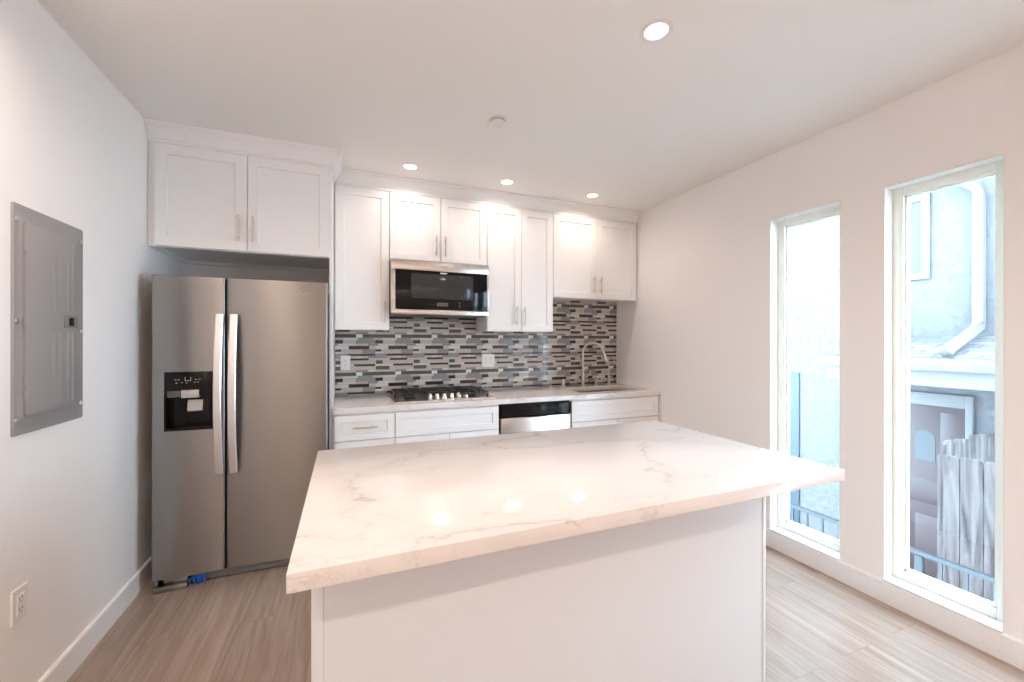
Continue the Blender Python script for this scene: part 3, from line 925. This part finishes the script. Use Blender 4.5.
# ------------------------------------------------------------------ island
IX0, IX1, IY0, IY1, IZ, IZB = 0.9413, 2.6509, -2.6594, -1.7158, 0.9193, 0.8800
b = MB(); b.box(IX0, IX1, IY0, IY1, IZB, IZ, 0.0025)
tag(b.build('island_countertop', M['quartz']), 'large veined white quartz slab overhanging the kitchen island', 'countertop')
r = empty('kitchen_island', (1.74, -2.1, 0), 'white panelled kitchen island base under the veined slab', 'island')
ix0, ix1, iyf, iyb = 0.972, 2.500, -2.480, -1.745
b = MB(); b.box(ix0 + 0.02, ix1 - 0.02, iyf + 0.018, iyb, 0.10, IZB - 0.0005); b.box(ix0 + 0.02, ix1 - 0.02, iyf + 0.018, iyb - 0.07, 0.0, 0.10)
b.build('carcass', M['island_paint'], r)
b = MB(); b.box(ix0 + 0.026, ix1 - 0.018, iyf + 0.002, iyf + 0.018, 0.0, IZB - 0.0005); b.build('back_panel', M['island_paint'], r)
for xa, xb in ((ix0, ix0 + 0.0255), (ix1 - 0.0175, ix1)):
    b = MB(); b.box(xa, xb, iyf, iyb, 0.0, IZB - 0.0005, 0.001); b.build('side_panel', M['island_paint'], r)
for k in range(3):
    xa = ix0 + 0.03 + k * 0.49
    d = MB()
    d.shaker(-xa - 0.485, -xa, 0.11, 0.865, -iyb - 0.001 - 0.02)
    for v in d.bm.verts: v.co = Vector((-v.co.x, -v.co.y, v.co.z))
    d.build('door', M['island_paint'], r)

# ------------------------------------------------------------------ electrical panel on the left wall
r = empty('electrical_panel', (0.0, -1.432, 1.035), 'grey metal electrical panel mounted on the left wall', 'electrical panel')
py0, py1, pz0, pz1 = -1.632, -1.236, 1.036, 1.832
b = MB()
def rect_yz(x, y0, y1, z0, z1, rad=0.008):
    return [(x, p[0], p[1]) for p in [(q[0], q[1]) for q in rr(y0, y1, z0, z1, rad, 0, 4)]]
loft(b, [rect_yz(0.0005, py0, py1, pz0, pz1), rect_yz(0.004, py0, py1, pz0, pz1), rect_yz(0.007, py0 + 0.003, py1 - 0.003, pz0 + 0.003, pz1 - 0.003), rect_yz(0.0075, py0 + 0.026, py1 - 0.034, pz0 + 0.036, pz1 - 0.036),
         rect_yz(0.011, py0 + 0.030, py1 - 0.042, pz0 + 0.044, pz1 - 0.044, 0.012)], True, True)
b.build('cover', M['panel_grey'], r)
b = MB()
dy0, dy1, dz0, dz1 = -1.592, -1.303, 1.098, 1.776
loft(b, [rect_yz(0.0112, dy0, dy1, dz0, dz1), rect_yz(0.018, dy0, dy1, dz0, dz1), rect_yz(0.020, dy0 + 0.003, dy1 - 0.003, dz0 + 0.003, dz1 - 0.003)], True, True)
for y in (-1.450, -1.415, -1.365, -1.335):
    for (za, zb_) in ((1.12, 1.395), (1.475, 1.755)):
        b.prism([(y - 0.008, 0), (y - 0.003, 0.0035), (y + 0.003, 0.0035), (y + 0.008, 0)], 2, za, zb_) if False else loft(b, [[(0.0198, y - 0.009, za), (0.0198, y + 0.009, za), (0.0198, y + 0.009, zb_), (0.0198, y - 0.009, zb_)], [(0.0225, y - 0.003, za + 0.008), (0.0225, y + 0.003, za + 0.008), (0.0225, y + 0.003, zb_ - 0.008), (0.0225, y - 0.003, zb_ - 0.008)]])
dd = b.build('door', M['panel_grey'], r)
b = MB(); b.box(0.0195, 0.0235, -1.392, -1.310, 1.412, 1.462, 0.001); b.build('latch_plate', M['case_grey'], dd)
b = MB(); b.box(0.023, 0.027, -1.366, -1.340, 1.421, 1.453, 0.002); b.build('latch', M['black_plastic'], dd)
for z in (1.175, 1.43, 1.69):
    b = MB(); b.cyl((0.017, dy0 - 0.003, z - 0.016), (0.017, dy0 - 0.002, z + 0.014), 0.005, n=10); b.build('hinge', M['panel_grey'], r)
for (y, z) in ((-1.618, 1.090), (-1.618, 1.43), (-1.618, 1.778), (-1.254, 1.10), (-1.252, 1.40), (-1.252, 1.778)):
    b = MB(); b.lathe((0.0072, y, z), (1, 0, 0), [(0.009, 0), (0.009, 0.001), (0.006, 0.0045), (0, 0.005)], 14); b.build('screw', M['screw'], r)


# ------------------------------------------------------------------ outlets
def outlet(label, origin, u, nrm, gangs=1):
    """origin: plate centre on the wall; u: direction along the wall; nrm: out of the wall"""
    o = Vector(origin); u = Vector(u); nrm = Vector(nrm)
    r = empty('wall_outlet', origin, label, 'outlet')
    w = 0.036 if gangs == 1 else 0.060
    def P(a, z, d): return tuple(o + u * a + Vector((0, 0, z)) + nrm * d)
    def plate(b, a0, a1, z0, z1, d0, d1, ch=0.002):
        R = [[P(a0, z0, d0), P(a1, z0, d0), P(a1, z1, d0), P(a0, z1, d0)], [P(a0, z0, d1 - ch), P(a1, z0, d1 - ch), P(a1, z1, d1 - ch), P(a0, z1, d1 - ch)],
             [P(a0 + ch, z0 + ch, d1), P(a1 - ch, z0 + ch, d1), P(a1 - ch, z1 - ch, d1), P(a0 + ch, z1 - ch, d1)]]
        loft(b, R, True, True)
    b = MB(); plate(b, -w, w, -0.058, 0.058, 0.0003, 0.006); b.build('cover_plate', M['outlet'], r)
    for k in range(gangs):
        a = 0 if gangs == 1 else (-0.024 + 0.048 * k)
        b = MB(); plate(b, a - 0.0165, a + 0.0165, -0.034, 0.034, 0.0055, 0.0078, 0.001)
        f = b.build('receptacle', M['outlet'], r)
        b = MB()
        for zz in (-0.019, 0.017):
            plate(b, a - 0.008, a - 0.0055, zz, zz + 0.009, 0.0075, 0.0082, 0.0002); plate(b, a + 0.0055, a + 0.008, zz, zz + 0.008, 0.0075, 0.0082, 0.0002)
            plate(b, a - 0.0022, a + 0.0022, zz - 0.009, zz - 0.005, 0.0075, 0.0082, 0.0002)
        b.build('slot', M['slot'], f)


outlet('white duplex outlet low on the left wall above the baseboard', (0.0, -1.596, 0.454), (0, -1, 0), (1, 0, 0))
outlet('single white outlet on the tiles near the refrigerator panel', (1.040, -0.0125, 1.187), (1, 0, 0), (0, -1, 0))
outlet('double-width white outlet on the tiles right of the cooktop', (2.241, -0.0125, 1.185), (1, 0, 0), (0, -1, 0), 2)


# ------------------------------------------------------------------ recessed lamps and the ceiling cover
def downlight(x, y, label, group=None, watts=LAMP_W):
    r = empty('recessed_light', (x, y, H), label, 'ceiling light', group)
    b = MB(); b.lathe((x, y, H), (0, 0, -1), [(0.064, 0.0003), (0.063, 0.003), (0.058, 0.0045), (0.047, 0.003), (0.045, 0.0005)], 40); b.build('trim_ring', M['lamp_ring'], r)
    b = MB(); b.lathe((x, y, H), (0, 0, -1), [(0.0452, 0.0006), (0.030, 0.0012), (0.0, 0.0016)], 32); b.build('lens', M['lens'], r)
    L = bpy.data.lights.new('lamp_glow', 'AREA'); L.shape = 'DISK'; L.size = 0.085; L.energy = watts; L.spread = math.radians(155); L.color = LAMP_COL
    lo = bpy.data.objects.new('lamp_glow', L); lo.location = (0, 0, -0.006); lo.parent = r; col.objects.link(lo)


downlight(2.195, -2.239, 'large round recessed ceiling light nearest, above the island', None, 4.5)
downlight(1.468, -0.567, 'recessed ceiling light above the cabinet left of the microwave')
downlight(2.208, -0.567, 'middle recessed ceiling light of the row along the cabinets')
downlight(2.989, -0.567, 'recessed ceiling light near the corner over the sink')
for x, y in ((0.40, -2.239), (0.35, -4.35), (2.195, -4.35), (0.35, -6.4), (2.195, -6.4)):  # unseen lamps added as room fill; one is read from the island overhang shadow
    downlight(x, y, 'unseen recessed ceiling light out of view, there to fill the room', 'unseen fill lights out of view', LAMP_W_FILL if y < -3 else 10.0)
b = MB(); b.lathe((1.840, -1.373, H), (0, 0, -1), [(0.018, 0.0003), (0.018, 0.010), (0.044, 0.010), (0.044, 0.0125), (0.042, 0.014), (0, 0.014)], 32)
tag(b.build('sprinkler_cover', M['lamp_ring']), 'small flat round sprinkler cover on the ceiling', 'sprinkler cover')

# ------------------------------------------------------------------ outside
GZ = -1.38
MB().box(W + 0.16, 16.0, -16.0, 12.0, GZ - 0.1, GZ).build('ground', M['ext_ground'], kind='structure')
r = empty('neighbor_house', (7.0, -0.6, GZ), 'pale stucco house with a shingled porch seen through the windows', 'house')
HX = 7.0
b = MB(); b.box(HX, HX + 0.3, -2.3, 5.0, GZ, 3.55); b.build('wall', M['stucco'], r)
b = MB(); b.box(HX - 0.42, HX + 0.4, -2.5, 5.2, 3.55, 3.70); b.build('eave', M['ext_white'], r)
# upstairs window
b = MB()
wy0, wy1, wz0, wz1 = -1.025, -0.30, 2.13, 2.93
t = 0.075
for (ya, yb_, za, zb_) in ((wy0 - t, wy0, wz0 - t, wz1 + t), (wy1, wy1 + t, wz0 - t, wz1 + t), (wy0, wy1, wz0 - t, wz0), (wy0, wy1, wz1, wz1 + t)): b.box(HX - 0.03, HX - 0.0005, ya, yb_, za, zb_, 0.004)
wf = b.build('window_trim', M['ext_white'], r)
b = MB(); b.box(HX - 0.012, HX - 0.001, wy0, wy1, wz0, wz1); b.build('pane', M['ext_glass'], wf)
# downspout: offset elbow at the top, vertical run, then across the porch roof
b = MB()
R = []
def dspt(pts):
    w, d = 0.045, 0.03
    b.tube(pts, 0.052, 4)
dspt([(HX - 0.30, -1.22, 3.30), (HX - 0.22, -1.30, 3.10), (HX - 0.07, -1.47, 2.93), (HX - 0.06, -1.49, 2.86), (HX - 0.06, -1.49, 1.56), (HX - 0.10, -1.49, 1.50), (HX - 0.96, -1.60, 1.285), (HX - 1.0, -1.605, 1.26)])
b.build('downspout', M['ext_white'], r)
# porch roof
b = MB(); b.prism([(6.0, 1.215), (7.0, 1.42), (7.0, 1.36), (6.0, 1.165)], 1, -2.4, -0.60); b.build('porch_roof', M['shingle'], r)
b = MB(); b.prism([(5.93, 1.205), (6.0, 1.205), (6.0, 1.10), (5.96, 1.10), (5.93, 1.16)], 1, -2.42, -0.58); b.build('gutter', M['ext_white'], r)
b = MB(); b.box(6.02, 6.14, -2.4, -0.62, 0.95, 1.165, 0.004); b.box(6.1405, 6.999, -0.74, -0.62, 0.95, 1.165); b.build('porch_beam', M['ext_white'], r)
b = MB(); b.box(6.14, HX, -2.4, -0.74, 1.06, 1.10); b.build('porch_ceiling', M['ext_grey'], r)
# front door
b = MB()
b.box(HX - 0.04, HX - 0.0005, -1.44, -1.383, GZ, 0.80, 0.003); b.box(HX - 0.04, HX - 0.0005, -0.47, -0.41, GZ, 0.80, 0.003); b.box(HX - 0.04, HX - 0.0005, -1.383, -0.47, 0.665, 0.80, 0.003)
b.build('door_casing', M['ext_white'], r)
b = MB()
b.box(HX - 0.03, HX - 0.001, -1.382, -0.471, GZ + 0.02, 0.664, 0.003)
for (ya, yb_, za, zb_) in ((-1.34, -1.19, -0.05, 0.60), (-0.85, -0.52, -0.05, 0.60), (-1.33, -0.98, -1.25, -0.55), (-0.88, -0.52, -1.25, -0.55), (-1.33, -0.52, -0.42, -0.16)):
    loft(b, [[(HX - 0.0295, ya, za), (HX - 0.0295, yb_, za), (HX - 0.0295, yb_, zb_), (HX - 0.0295, ya, zb_)], [(HX - 0.040, ya + 0.03, za + 0.03), (HX - 0.040, yb_ - 0.03, za + 0.03), (HX - 0.040, yb_ - 0.03, zb_ - 0.03), (HX - 0.040, ya + 0.03, zb_ - 0.03)]])
dr = b.build('front_door', M['ext_door'], r)
b = MB()
arch = [(-1.15, 0.05), (-0.98, 0.05), (-0.98, 0.30)] + [(-1.065 + 0.085 * math.cos(math.pi * k / 10), 0.30 + 0.085 * math.sin(math.pi * k / 10)) for k in range(1, 10)] + [(-1.15, 0.30)]
b.prism(arch, 0, HX - 0.034, HX - 0.029); b.build('arched_light', M['ext_glass'], dr)
# flat grey-blue panel low on the wall seen through the far window
b = MB(); b.box(HX - 0.02, HX - 0.0005, 0.30, 1.10, GZ, 0.915, 0.003); b.build('grey_blue_panel', M['ext_grey'], r)

# fence: a panel facing the window and a run going back to the house
r = empty('wooden_fence', (5.62, -2.3, GZ), 'weathered wooden picket fence beside the entry door outside', 'fence')
b = MB()
random.seed(7)
y = -1.715
while y > -3.4:
    w = random.uniform(0.125, 0.145)
    zt = 0.44 + random.uniform(-0.012, 0.012)
    xo = random.uniform(-0.006, 0.006)
    b.prism([(y - w, GZ + 0.02), (y, GZ + 0.02), (y, zt - 0.012), (y - 0.012, zt), (y - w + 0.012, zt), (y - w, zt - 0.012)], 0, 5.60 + xo, 5.622 + xo)
    y -= w + 0.006
b.build('front_boards', M['fence'], r)
b = MB()
x = 5.66
while x < 6.95:
    zt = 0.53 + random.uniform(-0.025, 0.025)
    b.prism([(x, GZ + 0.02), (x + 0.135, GZ + 0.02), (x + 0.135, zt - 0.03), (x + 0.11, zt), (x + 0.025, zt), (x, zt - 0.03)], 1, -1.745, -1.723)
    x += 0.142
b.build('side_boards', M['fence'], r)
b = MB()
for z in (-1.0, -0.3, 0.2): b.box(5.624, 5.66, -3.4, -1.72, z, z + 0.085)
b.box(5.626, 5.715, -1.85, -1.76, GZ, 0.40); b.build('rails', M['fence'], r)

# railing
r = empty('metal_railing', (4.9, -1.9, GZ), 'grey-blue metal railing along the walk outside the windows', 'railing')
b = MB(); b.box(4.885, 4.915, -4.4, 0.3, -0.185, -0.150, 0.004); b.build('top_rail', M['rail_paint'], r)
b = MB(); b.box(4.89, 4.91, -4.4, 0.3, GZ + 0.08, GZ + 0.105, 0.003); b.build('bottom_rail', M['rail_paint'], r)
for y in (0.28, -1.90, -4.38):
    b = MB(); b.box(4.88, 4.92, y - 0.022, y + 0.022, GZ, -0.186, 0.003); b.build('post', M['rail_paint'], r)
k = 0
y = 0.16
while y > -4.3:
    if abs(y + 1.90) > 0.06:
        b = MB(); b.box(4.893, 4.907, y - 0.007, y + 0.007, GZ + 0.106, -0.186); b.build('baluster', M['rail_paint'], r)
    y -= 0.128
